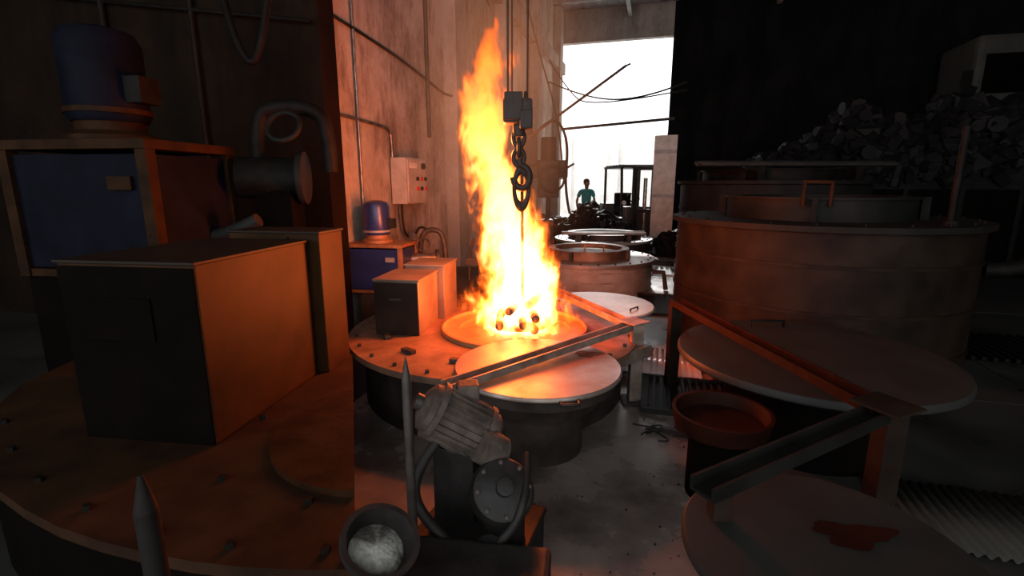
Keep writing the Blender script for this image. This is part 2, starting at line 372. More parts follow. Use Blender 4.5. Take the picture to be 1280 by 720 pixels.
L.new(mp.outputs[0],n2.inputs['Vector'])
d=mth('ADD',d,mth('MULTIPLY',mth('SUBTRACT',n2.outputs['Fac'],.5),1.15))
mr=N.new('ShaderNodeMapRange'); mr.interpolation_type='SMOOTHSTEP'; mr.inputs['From Min'].default_value=.95; mr.inputs['From Max'].default_value=.42
L.new(d,mr.inputs['Value']); I=mr.outputs[0]
ci=mth('MULTIPLY',I,mth('SUBTRACT',1.0,mth('MULTIPLY',mth('MULTIPLY',zn,zn),.80)))
cr=N.new('ShaderNodeValToRGB'); e=cr.color_ramp.elements; e[0].position=0; e[0].color=(1,.08,.004,1); e[1].position=1; e[1].color=(1,.72,.32,1)
x=e.new(.3); x.color=(1,.20,.012,1); x=e.new(.65); x.color=(1,.46,.09,1)
L.new(ci,cr.inputs[0])
hf=mth('SUBTRACT',1.0,mth('MULTIPLY',zn,.66))
st=mth('MULTIPLY',mth('MULTIPLY',I,64.0),mth('MULTIPLY',hf,hf))
em=N.new('ShaderNodeEmission'); L.new(cr.outputs[0],em.inputs[0]); L.new(st,em.inputs[1])
ab=N.new('ShaderNodeVolumeAbsorption'); ab.inputs['Color'].default_value=(.9,.35,.1,1); L.new(mth('MULTIPLY',I,9.0),ab.inputs['Density'])
ad=N.new('ShaderNodeAddShader'); L.new(em.outputs[0],ad.inputs[0]); L.new(ab.outputs[0],ad.inputs[1])
L.new(ad.outputs[0],out.inputs['Volume'])
try: fl.cycles.volume_step_rate=.35
except Exception: pass
bm=bmesh.new(); rings=[]; seg=28
for (z,x,w) in TAB:
    r=w*1.1+.10
    rings.append([bm.verts.new((x+r*math.cos(2*math.pi*i/seg),r*math.sin(2*math.pi*i/seg),z-.5)) for i in range(seg)])
for a,b in zip(rings,rings[1:]):
    for i in range(seg): bm.faces.new((a[i],a[(i+1)%seg],b[(i+1)%seg],b[i]))
bm.faces.new(rings[0]); bm.faces.new(rings[-1])
fo=fin(bm,'flame',None,fl,(0.02,4.05,.505))
sm=bpy.data.materials.new('smoke_glow'); sm.use_nodes=True; nt=sm.node_tree; N=nt.nodes; L=nt.links; N.clear()
out=N.new('ShaderNodeOutputMaterial'); tc=N.new('ShaderNodeTexCoord')
ln=N.new('ShaderNodeVectorMath'); ln.operation='LENGTH'; mpx=N.new('ShaderNodeMapping'); mpx.inputs['Scale'].default_value=(1/1.1,1/1.0,1/1.9); L.new(tc.outputs['Object'],mpx.inputs[0]); L.new(mpx.outputs[0],ln.inputs[0])
fall=mth('POWER',mth('SUBTRACT',1.0,ln.outputs['Value'],clamp=True),2.0)
nn=N.new('ShaderNodeTexNoise'); nn.inputs['Scale'].default_value=1.8; nn.inputs['Detail'].default_value=1; L.new(tc.outputs['Object'],nn.inputs['Vector'])
em=N.new('ShaderNodeEmission'); em.inputs[0].default_value=(1,.34,.14,1); L.new(mth('MULTIPLY',mth('MULTIPLY',fall,nn.outputs['Fac']),1.0),em.inputs[1]); L.new(em.outputs[0],out.inputs['Volume'])
try: sm.cycles.volume_step_rate=4
except Exception: pass
bm=bmesh.new(); bmesh.ops.create_icosphere(bm,subdivisions=3,radius=1); bmesh.ops.scale(bm,vec=(1.1,1.0,1.9),verts=bm.verts)
fin(bm,'smoke_glow_haze',None,sm,(-.12,4.2,2.42))  # haze gives off its own light, imitating flame glow caught in smoke
for i,(x,z,en,rd) in enumerate(((.08,.9,120,.1),(-.02,1.4,145,.1),(-.2,2.0,105,.07))):
    l=bpy.data.lights.new('fire_light','POINT'); l.energy=en; l.color=(1,.39,.10); l.shadow_soft_size=rd
    o=bpy.data.objects.new('fire_light_%d'%i,l); COL.objects.link(o); o.location=(x,4.05,z)

# ---------------------------------------------------------------- second / third furnaces, lid disc
def furnace(name,loc,r,h,ring_r,ringh,mb,mt,mr_,bolt='iron',handles=True):
    g=G(name,loc)
    lathe('shell',g,mb,[(r*.96,0),(r*.96,h-.06),(r*.94,h-.04)],seg=80)
    lathe('top_flange',g,mt,[(0,h-.05),(r,h-.05),(r,h),(0,h)],seg=80)
    for k in range(3): ringo('shell_band_%d'%k,g,mb,(0,0,h*(.15+.3*k)),r*.955,r*.97,.03)
    lathe('mouth_ring',g,mr_,[(ring_r*.86,h),(ring_r,h),(ring_r,h+ringh),(ring_r*1.04,h+ringh),(ring_r*1.04,h+ringh+.02),(ring_r*.86,h+ringh+.02)],closed=True)
    lathe('inner_cover',g,mr_,[(0,h),(ring_r*.84,h),(ring_r*.84,h+ringh*.6),(0,h+ringh*.7)])
    bolts('flange_bolts',g,bolt,r*.93,h,24)
    if handles:
        for k in range(4):
            a=R(30+90*k)+.5
            box('clamp_%d'%k,g,bolt,(ring_r*1.07*math.cos(a),ring_r*1.07*math.sin(a),h+ringh*.5),(.07,.05,ringh*1.2),(0,0,a))
    return g
g=furnace('pit_furnace_idle',(1.3,8.4,0),1.1,.5,.65,.13,'body2','cover','deck')
tube('lid_arch_handle',g,'orange',[(-.15,-.6,.62),(-.15,-.6,.75),(.15,-.6,.75),(.15,-.6,.62)],.015,False)
tube('drain_pipe',g,'iron',[(.98,-.45,.3),(1.15,-.5,.3),(1.2,-.5,.02)],.04,False)
g=furnace('pit_furnace_idle',(2.0,10.9,0),1.05,.55,.75,.1,'iron','grey','iron')
for k in range(3): cyl('laid_bar_%d'%k,g,'grey',(-.15,-.9+.07*k,.72+.02*(k%2)),.025,1.7,(0,R(90),R(3*k)),12)
box('bar_rest_1',g,'iron',(-.65,-.83,.62),(.08,.3,.14)); box('bar_rest_2',g,'iron',(.35,-.83,.62),(.08,.3,.14))
g=G('furnace_lid_disc',(.95,5.42,0))
lathe('lid',g,'disc',[(0,.35),(.62,.35),(.63,.36),(.63,.375),(.62,.385),(0,.39)],seg=80)
lathe('stand',g,'deck_side',[(0,0),(.45,0),(.45,.35),(0,.35)])
tube('handle',g,'iron',[(.3,-.35,.385),(.3,-.35,.41),(.4,-.25,.41),(.4,-.25,.385)],.01,False)

g=G('machine_plinth')
poly('plinth_block',g,'iron',[(-1.70,5.42),(-.2,5.5),(.0,7.4),(-1.2,7.4),(-1.55,6.4)],0,.48)
def powerpack(name,loc,rz,s,mf,mp_,mt,mm,mb,seg=None):
    g=G(name,loc,rz)
    w,dp,h=.62*s,.45*s,.5*s
    box('side_panel_front',g,mp_,(0,-dp/2+.02*s,h/2),(w*.92,.02*s,h*.86))
    box('side_panel_right',g,mp_,(w/2-.02*s,0,h/2),(.02*s,dp*.9,h*.86))
    box('side_panel_left',g,mp_,(-w/2+.02*s,0,h/2),(.02*s,dp*.9,h*.86))
    box('side_panel_rear',g,mp_,(0,dp/2-.02*s,h/2),(w*.92,.02*s,h*.86))
    box('top_plate',g,mf,(0,0,h),(w*1.04,dp*1.06,.035*s)); box('bottom_plate',g,mf,(0,0,.015*s),(w,dp,.03*s))
    for i in (-1,1):
        for j in (-1,1): box('post_%d_%d'%(i,j),g,mf,(i*(w/2-.015*s),j*(dp/2-.015*s),h/2),(.045*s,.045*s,h))
    lathe('motor_can',g,mm,[(0,0),(.13*s,0),(.14*s,.02*s),(.14*s,.30*s),(.12*s,.34*s),(.05*s,.36*s),(0,.36*s)],(-.04*s,0,h+.1*s),seg=40)
    lathe('motor_flange',g,mf,[(0,0),(.16*s,0),(.16*s,.03*s),(.12*s,.05*s),(.12*s,.10*s),(0,.10*s)],(-.04*s,0,h+.015*s),seg=40)
    ringo('motor_band',g,mt,(-.04*s,0,h+.14*s),.135*s,.147*s,.02*s)
    box('terminal_box',g,mb,(.12*s,0,h+.22*s),(.08*s,.1*s,.1*s))
    box('name_plate',g,mt,(w*.3,-dp/2-.0*s,h*.72),(.1*s,.012*s,.05*s))
    return g
g=powerpack('hydraulic_power_pack',(-1.52,5.76,.48),R(-10),1.08,'orange','blue','grey','blue','black')
g=G('valve_manifold',(-1.06,5.9,.48))
cyl('pump_body',g,'pipe',(0,0,.34),.07,.34,(0,R(90),R(15)),24)
cyl('pump_flange',g,'iron',(.16,.05,.34),.11,.04,(0,R(90),R(15)),24)
box('pump_stand',g,'iron',(0,0,.14),(.18,.14,.28))
tube('bend_pipe',g,'iron',[(-.05,.1,.4),(-.05,.1,.62),(.1,.1,.7),(.25,.1,.62),(.25,.1,.3)],.032)
torus('hand_wheel',g,'iron',(.02,-.1,.52),.075,.012,(R(70),0,0))
tube('outlet',g,'pipe',[(-.12,-.15,.22),(.0,-.2,.22),(.2,-.28,.28)],.03)
cyl('pressure_gauge',g,'iron',(-.1,-.1,.62),.045,.03,(R(90),0,0),20)
g=G('gas_pipework',(-.55,6.3,.48))
for k in range(4): tube('riser_%d'%k,g,'iron',[(k*.13,0,0),(k*.13,0,.45+.1*(k%2)),(k*.13+.08,-.1,.55)],.02)
box('manifold',g,'iron',(.2,0,.25),(.5,.09,.09))

g=G('radial_drilling_machine',(.30,10.6,0))
cyl('column',g,'black',(0,0,1.6),.14,3.2)
cyl('base',g,'black',(0,0,.1),.4,.2)
box('arm',g,'black',(.35,0,2.0),(1.0,.28,.36),bevel=.03)
box('head',g,'black',(.45,-.12,1.8),(.42,.40,.75),bevel=.03)
cyl('motor',g,'black',(.45,-.1,2.4),.16,.45)
cyl('spindle',g,'black',(.45,-.15,1.25),.05,.45)
torus('hand_wheel',g,'black',(.5,-.40,1.8),.25,.025,(R(90),0,0))
for k in range(3): box('spoke_%d'%k,g,'black',(.5,-.40,1.8),(.47,.02,.02),(0,R(60*k),0))
box('gearbox',g,'black',(-.02,-.1,2.35),(.45,.45,.55),bevel=.03)
tube('feed_lever',g,'black',[(.6,-.3,1.9),(.95,-.3,2.1)],.022,False)
tube('hose',g,'black',[(.1,-.2,2.6),(.5,-.2,3.1),(.85,-.2,2.6),(.78,-.1,1.6),(.9,-.2,1.1)],.028)
box('worktable',g,'black',(.25,-.5,.5),(.55,.6,1.0),bevel=.02)

def heap(name,cx_,cy_,lx,ly,h,n,z0=0,size=.09,m='coal'):
    bm=bmesh.new()
    def hh(x,y):
        r=(abs(x)/(lx/2))**2.6+(abs(y)/(ly/2))**2.6
        return max(0,h*(1-r))*(.8+.2*math.sin(x*3.1+y*2)+.1*math.sin(x*7))
    nx_,ny_=28,12; gr=[]
    for i in range(nx_+1):
        gr.append([bm.verts.new((-lx/2+lx*i/nx_,-ly/2+ly*j/ny_,hh(-lx/2+lx*i/nx_,-ly/2+ly*j/ny_))) for j in range(ny_+1)])
    for i in range(nx_):
        for j in range(ny_): bm.faces.new((gr[i][j],gr[i+1][j],gr[i+1][j+1],gr[i][j+1]))
    for k in range(n):
        x=random.uniform(-lx/2,lx/2)*.97; y=random.uniform(-ly/2,ly/2)*.95; z=hh(x,y)
        rt=Euler((random.uniform(0,6),random.uniform(0,6),random.uniform(0,6))).to_matrix().to_4x4()
        s=size*random.uniform(.5,1.3); T=Matrix.Translation((x,y,z+s*.3))@rt
        c=k%3
        if c==0: bmesh.ops.create_cone(bm,cap_ends=True,segments=8,radius1=s*.5,radius2=s*.5,depth=s*1.8,matrix=T)
        elif c==1: bmesh.ops.create_cube(bm,size=s,matrix=T@Matrix.Diagonal((1,1.6,.6,1)))
        else: bmesh.ops.create_icosphere(bm,subdivisions=1,radius=s*.6,matrix=T)
    return fin(bm,name,None,m,(cx_,cy_,z0),(0,0,ANG))
heap('scrap_parts_heap',1.75,13.4,3.6,2.2,1.0,900,size=.16)
heap('scrap_parts_heap',4.2,12.4,1.4,1.6,.6,300,size=.15)

def grate(name,loc,rz,w,l,n,m='black',fr='iron'):
    g=G(name,loc,rz)
    box('pit_tray',g,'black',(0,0,.003),(w,l,.006),bevel=0)
    for i in range(n): box('bar_%d'%i,g,fr,(-w/2+w*(i+.5)/n,0,.02),(w/n*.4,l,.03),bevel=0)
    for s in (-1,1): box('frame_%d'%s,g,fr,(0,s*l/2,.02),(w,.03,.04),bevel=0); box('frame_side_%d'%s,g,fr,(s*w/2,0,.02),(.03,l,.04),bevel=0)
grate('floor_grating',(3.1,9.6,0),ANG,.9,.9,9,fr='sheet')
grate('floor_grating',(2.15,6.9,0),ANG,.7,1.2,9,fr='black')
grate('floor_grating',(1.42,3.75,0),ANG,.7,.7,12,fr='black')
def corr(name,loc,rz,w,l,m,amp=.012,n=14):
    bm=bmesh.new(); a=[];b=[]
    for i in range(n*6+1):
        x=-w/2+w*i/(n*6); z=amp*math.sin(i/6*2*math.pi)
        a.append(bm.verts.new((x,-l/2,z))); b.append(bm.verts.new((x,l/2,z)))
    for i in range(n*6): bm.faces.new((a[i],a[i+1],b[i+1],b[i]))
    o=fin(bm,name,None,m,loc,(0,0,rz),smooth=True)
    md=o.modifiers.new('t','SOLIDIFY'); md.thickness=.003
corr('corrugated_sheet',(1.44,4.58,.02),ANG,.72,.75,'sheet',amp=.0025)
g=G('floor_joints')
for k,s in enumerate((2.55,5.6,9.0,12.5)): bbox('joint_across_%d'%k,'black',s,s+.02,3.5 if k else 3.3,14,.0,.004,g)
for k,w in enumerate((3.75,6.5)): bbox('joint_along_%d'%k,'black',-3,SB,w,w+.015,.0,.004,g)
bm=bmesh.new()
for k in range(60):
    x=random.uniform(.1,1.3); y=random.uniform(1.1,3.4); s=random.uniform(.003,.008)
    bmesh.ops.create_icosphere(bm,subdivisions=1,radius=s,matrix=Matrix.Translation((x,y,s*.5)))
fin(bm,'floor_debris',None,'coal')
g=G('wire_scrap')
for k in range(5): tube('strand_%d'%k,g,'black',[(.85+random.uniform(0,.5),3.0+random.uniform(0,.3),.015) for _ in range(5)],.006)

# ---------------------------------------------------------------- foreground machinery
g=G('steel_stake',(-.385,1.7,0))
cyl('shaft',g,'iron',(0,0,.5),.018,1.0,seg=20); cyl('point',g,'iron',(0,0,1.045),.018,.09,seg=20,r2=.002); cyl('foot',g,'iron',(0,0,.01),.08,.02)
g=G('electric_motor_gearbox',(-.14,1.97,0),R(-20))
box('base_plate',g,'black',(0,-.05,.2),(.50,.5,.03),bevel=.008)
for i in (-1,1):
    for j in (-1,1): box('leg_%d_%d'%(i,j),g,'black',(i*.22,-.05+j*.2,.1),(.05,.05,.2))
er=(R(58),0,R(-62)); q=Euler(er).to_matrix()
def onax(c,off): return tuple(Vector(c)+q@Vector(off))
mc=(-.12,.04,.66)
lathe('motor_body',g,'dusty',[(0,-.18),(.09,-.18),(.11,-.16),(.115,-.1),(.115,.12),(.105,.16),(.06,.185),(.0,.19)],mc,er,40)
ringo('motor_end_ring',g,'dusty',onax(mc,(0,0,.12)),.11,.13,.025,rot=er)
ringo('motor_rear_ring',g,'dusty',onax(mc,(0,0,-.12)),.11,.13,.025,rot=er)
lathe('motor_shaft_boss',g,'iron',[(0,.18),(.035,.18),(.035,.22),(0,.22)],mc,er,24)
bm=bmesh.new()
for k in range(24):
    a=2*math.pi*k/24
    bmesh.ops.create_cube(bm,size=1,matrix=Matrix.Rotation(a,4,'Z')@Matrix.Translation((.119,0,0))@Matrix.Diagonal((.016,.005,.21,1)))
fin(bm,'cooling_fins',g,'dusty',mc,er)
box('terminal_box',g,'dusty',(-.10,.10,.79),(.1,.09,.07),(0,0,.5),bevel=.012)
box('motor_pedestal',g,'black',(-.12,.07,.38),(.2,.2,.35),bevel=.01)
gc=(.13,-.08,.44); ge=(R(48),0,R(30)); q2=Euler(ge).to_matrix()
lathe('gear_case',g,'black',[(0,-.1),(.10,-.1),(.13,-.06),(.135,.03),(.12,.075),(.06,.10),(.0,.11)],gc,ge,40)
for k in range(8):
    a=2*math.pi*k/8; p=q2@Vector((.105*math.cos(a),.105*math.sin(a),.085)); cyl('case_bolt_%d'%k,g,'dusty',(gc[0]+p.x,gc[1]+p.y,gc[2]+p.z),.010,.018,ge,8)
p=q2@Vector((0,0,.12)); cyl('case_hub',g,'black',(gc[0]+p.x,gc[1]+p.y,gc[2]+p.z),.035,.06,ge,24)
cyl('gear_case_foot',g,'black',(.13,-.05,.3),.09,.2)
lathe('coupling',g,'dusty',[(0,-.06),(.07,-.06),(.08,0),(.07,.06),(0,.06)],(.05,-.0,.58),(R(60),0,R(-50)),28)
tube('hose_1',g,'black',[(-.18,-.05,.60),(-.24,-.18,.5),(-.15,-.26,.36),(.05,-.26,.25)],.022)
tube('hose_2',g,'black',[(.2,.05,.56),(.26,-.12,.5),(.22,-.2,.35),(.1,-.24,.24)],.018)
cyl('small_cap',g,'rubber',(.14,-.24,.27),.06,.09,(R(20),0,0),24)
g=G('machine_bed',(-.17,1.45,0),R(-8))
box('bed',g,'black',(0,0,.17),(.58,.5,.34),bevel=.02)
g=G('powder_tub',(-.435,1.42,.545)); ax=Vector((.38,-.30,.87)).normalized(); qq=ax.to_track_quat('Z','Y').to_euler()
lathe('tub',g,'black',[(0,-.14),(.08,-.14),(.11,-.02),(.115,.0),(.13,.004),(.13,.026),(.112,.026),(.10,-.02),(.07,-.11),(0,-.11)],(0,0,0),qq,48)
lathe('powder',g,'powder',[(0,-.012),(.05,-.018),(.092,-.04),(.085,-.06),(0,-.06)],(0,0,0),qq,32)
cyl('tub_stand',g,'black',(-.03,.03,-.31),.05,.46)
g=G('paint_brush',(-.15,1.27,.35),R(-15))
box('bristles',g,'powder2',(-.07,0,.012),(.09,.07,.022)); box('ferrule',g,'pipe',(-.01,0,.012),(.04,.065,.022)); tube('handle',g,'black',[(.01,0,.012),(.05,0,.012),(.14,0,.012)],.012)

# ---------------------------------------------------------------- forklift
g=G('forklift',(3.4,14.2,0),R(8))
box('chassis',g,'fork',(0,.3,.55),(1.0,1.7,.5),bevel=.06)
box('counterweight',g,'fork',(0,1.2,.75),(1.05,.5,.8),bevel=.1)
box('cowl',g,'fork',(0,-.35,.85),(.8,.3,.5),bevel=.05)
box('seat',g,'rubber',(0,.55,.95),(.5,.5,.2),bevel=.05); box('seat_back',g,'rubber',(0,.8,1.2),(.5,.12,.5),bevel=.04)
for i in (-1,1):
    box('guard_front_%d'%i,g,'black',(i*.46,-.35,1.5),(.06,.06,1.35),(R(-6),0,0)); box('guard_rear_%d'%i,g,'black',(i*.46,1.05,1.55),(.06,.06,1.25))
    for y,r in ((-.45,.33),(1.05,.28)): cyl('wheel_%d_%d'%(i,int(y*10)),g,'rubber',(i*.5,y,r),r,.22,(0,R(90),0),28); cyl('hub_%d_%d'%(i,int(y*10)),g,'yellow',(i*.56,y,r),r*.45,.14,(0,R(90),0),20)
    box('mast_%d'%i,g,'black',(i*.3,-.85,1.1),(.09,.12,2.1)); box('mast_inner_%d'%i,g,'iron',(i*.2,-.86,1.1),(.06,.1,2.0))
    box('fork_%d'%i,g,'iron',(i*.22,-1.4,.08),(.12,1.0,.04)); box('fork_heel_%d'%i,g,'iron',(i*.22,-.95,.3),(.12,.04,.5))
    cyl('headlight_%d'%i,g,'white',(i*.42,-.45,1.2),.06,.05,(R(90),0,0),16)
for z in (.2,1.0,2.1): box('mast_cross_%d'%int(z*10),g,'black',(0,-.85,z),(.66,.1,.09))
box('carriage',g,'black',(0,-.94,.45),(.8,.05,.08)); box('carriage_low',g,'black',(0,-.94,.2),(.8,.05,.08))
box('roof',g,'black',(0,.35,2.16),(1.0,1.5,.06))
for k in range(5): box('roof_bar_%d'%k,g,'black',(0,-.2+k*.28,2.2),(1.0,.04,.04))
tube('steering',g,'black',[(0,-.3,1.1),(0,-.05,1.3)],.02,False); torus('steering_wheel',g,'rubber',(0,-.03,1.32),.17,.02,(R(40),0,0))
cyl('lift_cylinder',g,'pipe',(0,-.85,1.0),.05,1.7)
g=G('sliding_door_leaf',W(SB-4.2,3.55,0),ANG)
box('leaf',g,'elec',(0,0,1.45),(.55,.06,2.9)) 
for z in (.3,1.4,2.5): box('rib_%d'%int(z*10),g,'grey',(0,-.05,z),(.55,.05,.08))

# ---------------------------------------------------------------- person
def skin(name,parent,m,verts,edges,sub=2):
    me=bpy.data.meshes.new(name); me.from_pydata([v[:3] for v in verts],edges,[]); o=bpy.data.objects.new(name,me); COL.objects.link(o); o.parent=parent
    md=o.modifiers.new('sk','SKIN')
    for i,v in enumerate(verts):
        r=v[3]; me.skin_vertices[0].data[i].radius=(r if not isinstance(r,tuple) else r[0], r if not isinstance(r,tuple) else r[1])
    me.skin_vertices[0].data[0].use_root=True
    s=o.modifiers.new('sb','SUBSURF'); s.levels=sub; s.render_levels=sub
    me.materials.append(M[m]); md.use_smooth_shade=True
    return o
g=G('worker',(2.27,15.4,0),R(15)); g.scale=(1.06,1.06,1.06)
skin('trousers',g,'trouser',[(0,0,.93,(.15,.11)),(.09,0,.86,.09),(.11,-.02,.48,.065),(.12,.02,.10,.05),(-.09,0,.86,.09),(-.11,-.05,.48,.065),(-.13,.02,.10,.05),(0,0,1.0,(.14,.1))],[(0,1),(1,2),(2,3),(0,4),(4,5),(5,6),(0,7)])
skin('shirt',g,'teal',[(0,0,.98,(.15,.11)),(0,0,1.15,(.15,.11)),(0,0,1.33,(.17,.12)),(0,0,1.43,(.09,.08)),(.19,0,1.39,.065),(.25,.03,1.22,.055),(-.19,0,1.39,.065),(-.26,.0,1.22,.055)],[(0,1),(1,2),(2,3),(3,4),(4,5),(3,6),(6,7)])
skin('arms_right',g,'skin',[(.25,.03,1.24,.04),(.27,.03,1.10,.036),(.22,-.15,.98,.026),(.20,-.22,.95,(.03,.018))],[(0,1),(1,2),(2,3)])
skin('arms_left',g,'skin',[(-.26,0,1.24,.04),(-.28,.02,1.10,.036),(-.27,-.05,.86,.026),(-.27,-.07,.78,(.018,.03))],[(0,1),(1,2),(2,3)])
for k in range(4):
    tube('finger_r%d'%k,g,'skin',[(.175+.017*k,-.23,.945),(.175+.017*k,-.27,.93),(.178+.016*k,-.28+.004*k,.90)],.008)
    tube('finger_l%d'%k,g,'skin',[(-.27,-.10+.018*k,.76),(-.27,-.10+.018*k,.72),(-.262,-.095+.018*k,.685+.004*abs(k-1.5))],.008)
tube('thumb_r',g,'skin',[(.175,-.2,.95),(.15,-.22,.94),(.15,-.25,.925)],.009); tube('thumb_l',g,'skin',[(-.27,-.09,.80),(-.265,-.115,.77),(-.262,-.12,.74)],.009)
skin('neck_and_head',g,'skin',[(0,0,1.42,.055),(0,-.005,1.50,.052),(0,-.015,1.57,(.068,.078)),(0,-.01,1.65,(.077,.09)),(0,0,1.69,(.06,.07))],[(0,1),(1,2),(2,3),(3,4)])
bm=bmesh.new(); bmesh.ops.create_uvsphere(bm,u_segments=20,v_segments=12,radius=1); bmesh.ops.scale(bm,vec=(.088,.1,.085),verts=bm.verts)
for v in list(bm.verts):
    if v.co.z<-.02 and v.co.y<.02: v.co.z=-.02
fin(bm,'hair',g,'hair',(0,.018,1.675),smooth=True)
lathe('nose',g,'skin',[(0,-.02),(.014,-.018),(.009,.01),(0,.02)],(0,-.098,1.605),seg=10)
box('mouth',g,'red',(0,-.09,1.565),(.04,.01,.008))
for i in (-1,1):
    cyl('eye_%d'%i,g,'white',(i*.03,-.09,1.63),.01,.012,(R(90),0,0),10); cyl('pupil_%d'%i,g,'black',(i*.03,-.097,1.63),.005,.006,(R(90),0,0),8)
    torus('ear_%d'%i,g,'skin',(i*.082,0,1.615),.018,.007,(0,R(90),0),(1.4,1,1))
    box('shoe_%d'%i,g,'rubber',(i*.12,-.04,.04),(.09,.26,.08),bevel=.025)

# ================================================================ LEFT NEIGHBOURING BAY (dimness is in its colours)
g=G('side_furnace_platform')
pts=[(-1.15,3.40),(-.50,1.36),(-.68,1.36),(-.86,1.37),(-1.04,1.395),(-1.22,1.435),(-1.42,1.49),(-1.62,1.56),(-1.84,1.66),(-2.06,1.78),(-2.3,1.94),(-2.55,2.15),(-2.8,2.45),(-3.0,2.85),(-3.05,3.25),(-3.0,3.40)]
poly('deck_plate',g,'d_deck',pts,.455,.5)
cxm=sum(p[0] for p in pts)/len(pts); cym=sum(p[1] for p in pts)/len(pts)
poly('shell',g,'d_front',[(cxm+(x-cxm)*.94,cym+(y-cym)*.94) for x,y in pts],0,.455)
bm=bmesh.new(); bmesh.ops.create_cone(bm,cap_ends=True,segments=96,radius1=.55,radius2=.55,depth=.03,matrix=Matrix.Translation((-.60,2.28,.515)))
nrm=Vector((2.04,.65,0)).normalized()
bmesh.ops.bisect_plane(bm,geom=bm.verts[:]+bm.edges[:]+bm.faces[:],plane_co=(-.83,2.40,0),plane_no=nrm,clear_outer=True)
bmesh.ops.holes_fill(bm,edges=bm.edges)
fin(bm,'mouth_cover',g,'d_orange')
bm=bmesh.new()
for k in range(10):
    x,y=[(-.62,1.44),(-.95,1.46),(-1.25,1.53),(-1.6,1.66),(-1.95,1.84),(-2.3,2.08),(-.78,1.7),(-1.2,1.85),(-1.3,2.4),(-2.6,2.35)][k]
    bmesh.ops.create_cone(bm,cap_ends=True,segments=6,radius1=.018,radius2=.016,depth=.02,matrix=Matrix.Translation((x,y,.51)))
fin(bm,'deck_bolts',g,'d_pipe')
g=G('dimmed_tin_cabinet',(-1.66,2.62,.5),R(-8))  # cabinet darkened through its sheet colours to look unlit
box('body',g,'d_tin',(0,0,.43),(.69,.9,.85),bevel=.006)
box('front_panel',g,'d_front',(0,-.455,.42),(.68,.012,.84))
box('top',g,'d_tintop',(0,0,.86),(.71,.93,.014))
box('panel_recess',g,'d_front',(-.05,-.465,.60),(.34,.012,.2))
g=G('dimmed_tin_cabinet',(-1.47,3.24,.5),R(-10))
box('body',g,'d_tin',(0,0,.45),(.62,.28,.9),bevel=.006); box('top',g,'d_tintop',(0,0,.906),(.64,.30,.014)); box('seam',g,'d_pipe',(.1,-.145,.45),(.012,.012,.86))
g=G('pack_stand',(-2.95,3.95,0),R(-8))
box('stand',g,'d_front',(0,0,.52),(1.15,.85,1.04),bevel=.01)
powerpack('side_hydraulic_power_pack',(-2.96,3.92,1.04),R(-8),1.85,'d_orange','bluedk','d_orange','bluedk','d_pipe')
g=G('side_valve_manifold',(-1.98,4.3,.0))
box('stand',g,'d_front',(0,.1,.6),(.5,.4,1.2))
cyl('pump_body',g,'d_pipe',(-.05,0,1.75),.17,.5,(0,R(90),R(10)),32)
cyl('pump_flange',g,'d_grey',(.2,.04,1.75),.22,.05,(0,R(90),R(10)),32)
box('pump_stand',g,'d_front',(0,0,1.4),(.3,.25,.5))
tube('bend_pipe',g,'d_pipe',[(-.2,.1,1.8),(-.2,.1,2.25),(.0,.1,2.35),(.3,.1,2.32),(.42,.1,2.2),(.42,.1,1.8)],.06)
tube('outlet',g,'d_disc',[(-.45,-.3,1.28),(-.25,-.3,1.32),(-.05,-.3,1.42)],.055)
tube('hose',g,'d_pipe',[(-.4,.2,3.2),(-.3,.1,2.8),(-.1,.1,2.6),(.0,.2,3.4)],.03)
torus('hand_wheel',g,'d_grey',(.15,-.15,2.15),.13,.02,(R(60),0,0))
g=G('side_wall_conduit')
tube('conduit_1',g,'d_pipe',[W(5.35,-2.4,0.0),W(5.35,-2.4,6)],.03,False)
tube('conduit_2',g,'d_pipe',[W(5.35,-1.2,0.0),W(5.35,-1.2,6)],.025,False)
tube('conduit_3',g,'d_pipe',[W(5.35,-5.5,4.1),W(5.35,.2,3.2)],.02,False)
g=G('steel_stake',(-.94,1.13,0))
cyl('shaft',g,'d_rim',(0,0,.44),.028,.88,seg=20); cyl('point',g,'d_rim',(0,0,.93),.028,.10,seg=20,r2=.006); cyl('foot',g,'d_pipe',(0,0,.01),.08,.02)

# ================================================================ RIGHT NEIGHBOURING BAY (dimness is in its colours)
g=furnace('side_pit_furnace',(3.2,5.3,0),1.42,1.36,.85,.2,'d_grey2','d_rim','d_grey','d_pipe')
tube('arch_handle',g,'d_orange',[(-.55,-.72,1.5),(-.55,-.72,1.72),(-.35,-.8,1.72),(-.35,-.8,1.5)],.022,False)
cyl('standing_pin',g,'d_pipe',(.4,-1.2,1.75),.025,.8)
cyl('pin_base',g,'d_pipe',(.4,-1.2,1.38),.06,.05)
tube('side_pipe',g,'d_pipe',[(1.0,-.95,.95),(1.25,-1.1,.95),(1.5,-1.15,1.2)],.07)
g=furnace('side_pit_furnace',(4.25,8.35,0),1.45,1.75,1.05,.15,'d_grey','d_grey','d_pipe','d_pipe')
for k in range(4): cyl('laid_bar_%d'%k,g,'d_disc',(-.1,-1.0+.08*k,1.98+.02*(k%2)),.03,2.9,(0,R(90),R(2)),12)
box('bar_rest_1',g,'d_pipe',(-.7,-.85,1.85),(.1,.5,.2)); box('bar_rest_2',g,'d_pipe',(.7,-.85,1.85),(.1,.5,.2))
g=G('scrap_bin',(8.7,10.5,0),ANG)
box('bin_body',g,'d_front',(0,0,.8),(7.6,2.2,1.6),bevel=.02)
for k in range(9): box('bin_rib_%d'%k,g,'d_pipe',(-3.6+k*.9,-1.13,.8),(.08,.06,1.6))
heap('scrap_parts_heap',8.6,10.5,7.4,2.0,1.6,1500,z0=1.6,size=.24,m='d_coal')
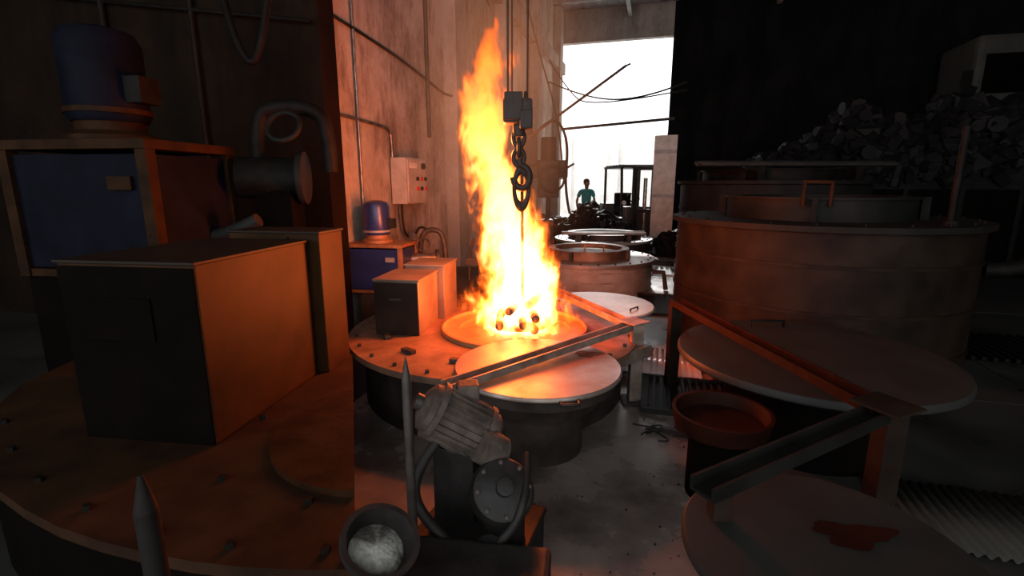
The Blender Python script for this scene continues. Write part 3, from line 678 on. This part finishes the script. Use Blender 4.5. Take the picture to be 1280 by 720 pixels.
g=G('side_lid_disc',(1.98,3.15,0))
lathe('lid',g,'d_disc',[(0,.55),(.82,.55),(.83,.56),(.83,.585),(.82,.6),(0,.605)],seg=96)
lathe('stand',g,'d_front',[(0,0),(.5,0),(.5,.55),(0,.55)])
tube('handle',g,'d_pipe',[(-.1,.62,.6),(-.1,.62,.65),(.15,.6,.65),(.15,.6,.6)],.012,False)
g=G('side_lid_plate',(.98,1.34,0))
lathe('lid',g,'d_disc',[(0,.55),(.42,.55),(.43,.56),(.43,.575),(.42,.59),(0,.595)],seg=96)
lathe('stand',g,'d_front',[(0,0),(.27,0),(.27,.55),(0,.55)])
bm=bmesh.new(); vs=[]
for i in range(28):
    a=2*math.pi*i/28; rr=1+.25*math.sin(3*a+1)+.12*math.sin(7*a)
    vs.append(bm.verts.new((.12+.12*rr*math.cos(a),.06+.06*rr*math.sin(a),.597)))
bm.faces.new(vs); fin(bm,'oil_stain',g,'d_rust')
g=G('side_swing_frame')
beamL('rear_channel',g,'d_rust',(1.36,4.0,.72),(1.60,1.98,.72),.11,.05)
beamL('front_channel',g,'d_grey',(.62,1.45,.70),(1.60,1.98,.72),.10,.05)
box('corner_post',g,'d_grey2',(1.62,1.96,.38),(.09,.09,.76)); box('rear_post',g,'d_grey2',(1.36,4.0,.36),(.09,.09,.72)); box('front_post',g,'d_grey2',(.70,1.49,.65),(.06,.06,.11))
box('corner_plate',g,'d_grey2',(1.60,1.97,.778),(.2,.2,.012),(0,0,.4))
g=G('fire_tinted_pan',(1.14,2.5,0))  # added pan; its rust colour stands in for a fire-lit mouth edge
lathe('pan',g,'d_rust',[(0,.4),(.24,.4),(.26,.5),(.24,.5),(.22,.43),(0,.43)],closed=False); lathe('stand',g,'d_front',[(0,0),(.16,0),(.16,.4),(0,.4)])
g=G('floor_grating',(5.1,5.0,0),ANG)
for k in range(16): box('bar_%d'%k,g,'d_pipe',(-.7+k*.09,0,.02),(.04,1.0,.04),bevel=0)
box('tray',g,'d_front',(0,0,.004),(1.5,1.0,.008),bevel=0)
corr('corrugated_sheet',(2.35,2.25,.02),ANG,.8,.6,'d_white',n=16)
g=G('parked_truck',(12.5,13.4,0),ANG)
box('cab',g,'d_white',(0,0,3.3),(2.2,1.8,3.8),bevel=.12); box('windscreen',g,'d_front',(0,-.91,4.3),(1.8,.04,.9)); box('bumper',g,'d_pipe',(0,-1.0,.9),(2.2,.3,.4))
for i in (-1,1): cyl('wheel_%d'%i,g,'rubber',(i*.9,0,.5),.5,.3,(0,R(90),0)); box('mirror_%d'%i,g,'d_pipe',(i*1.2,-.85,4.2),(.2,.05,.4))
box('frame',g,'d_pipe',(0,0,1.1),(1.0,1.8,.7))

# ---------------------------------------------------------------- world, camera
w=bpy.data.worlds.new('World'); S.world=w; w.use_nodes=True
bg=w.node_tree.nodes['Background']; bg.inputs[0].default_value=(.97,.985,1,1); bg.inputs[1].default_value=2.3
sl=bpy.data.lights.new('sun','SUN'); sl.energy=4; sl.angle=.03; sl.color=(1,.98,.95)
so=bpy.data.objects.new('sun',sl); COL.objects.link(so); so.rotation_euler=(R(58),0,R(172)); so.location=(0,30,20)
cam=bpy.data.cameras.new('camera'); cam.lens=17.44; cam.sensor_width=36; cam.clip_start=.05
co=bpy.data.objects.new('camera',cam); COL.objects.link(co); co.location=(0,0,1.7); co.rotation_euler=(R(90-11.84),0,0)
S.camera=co
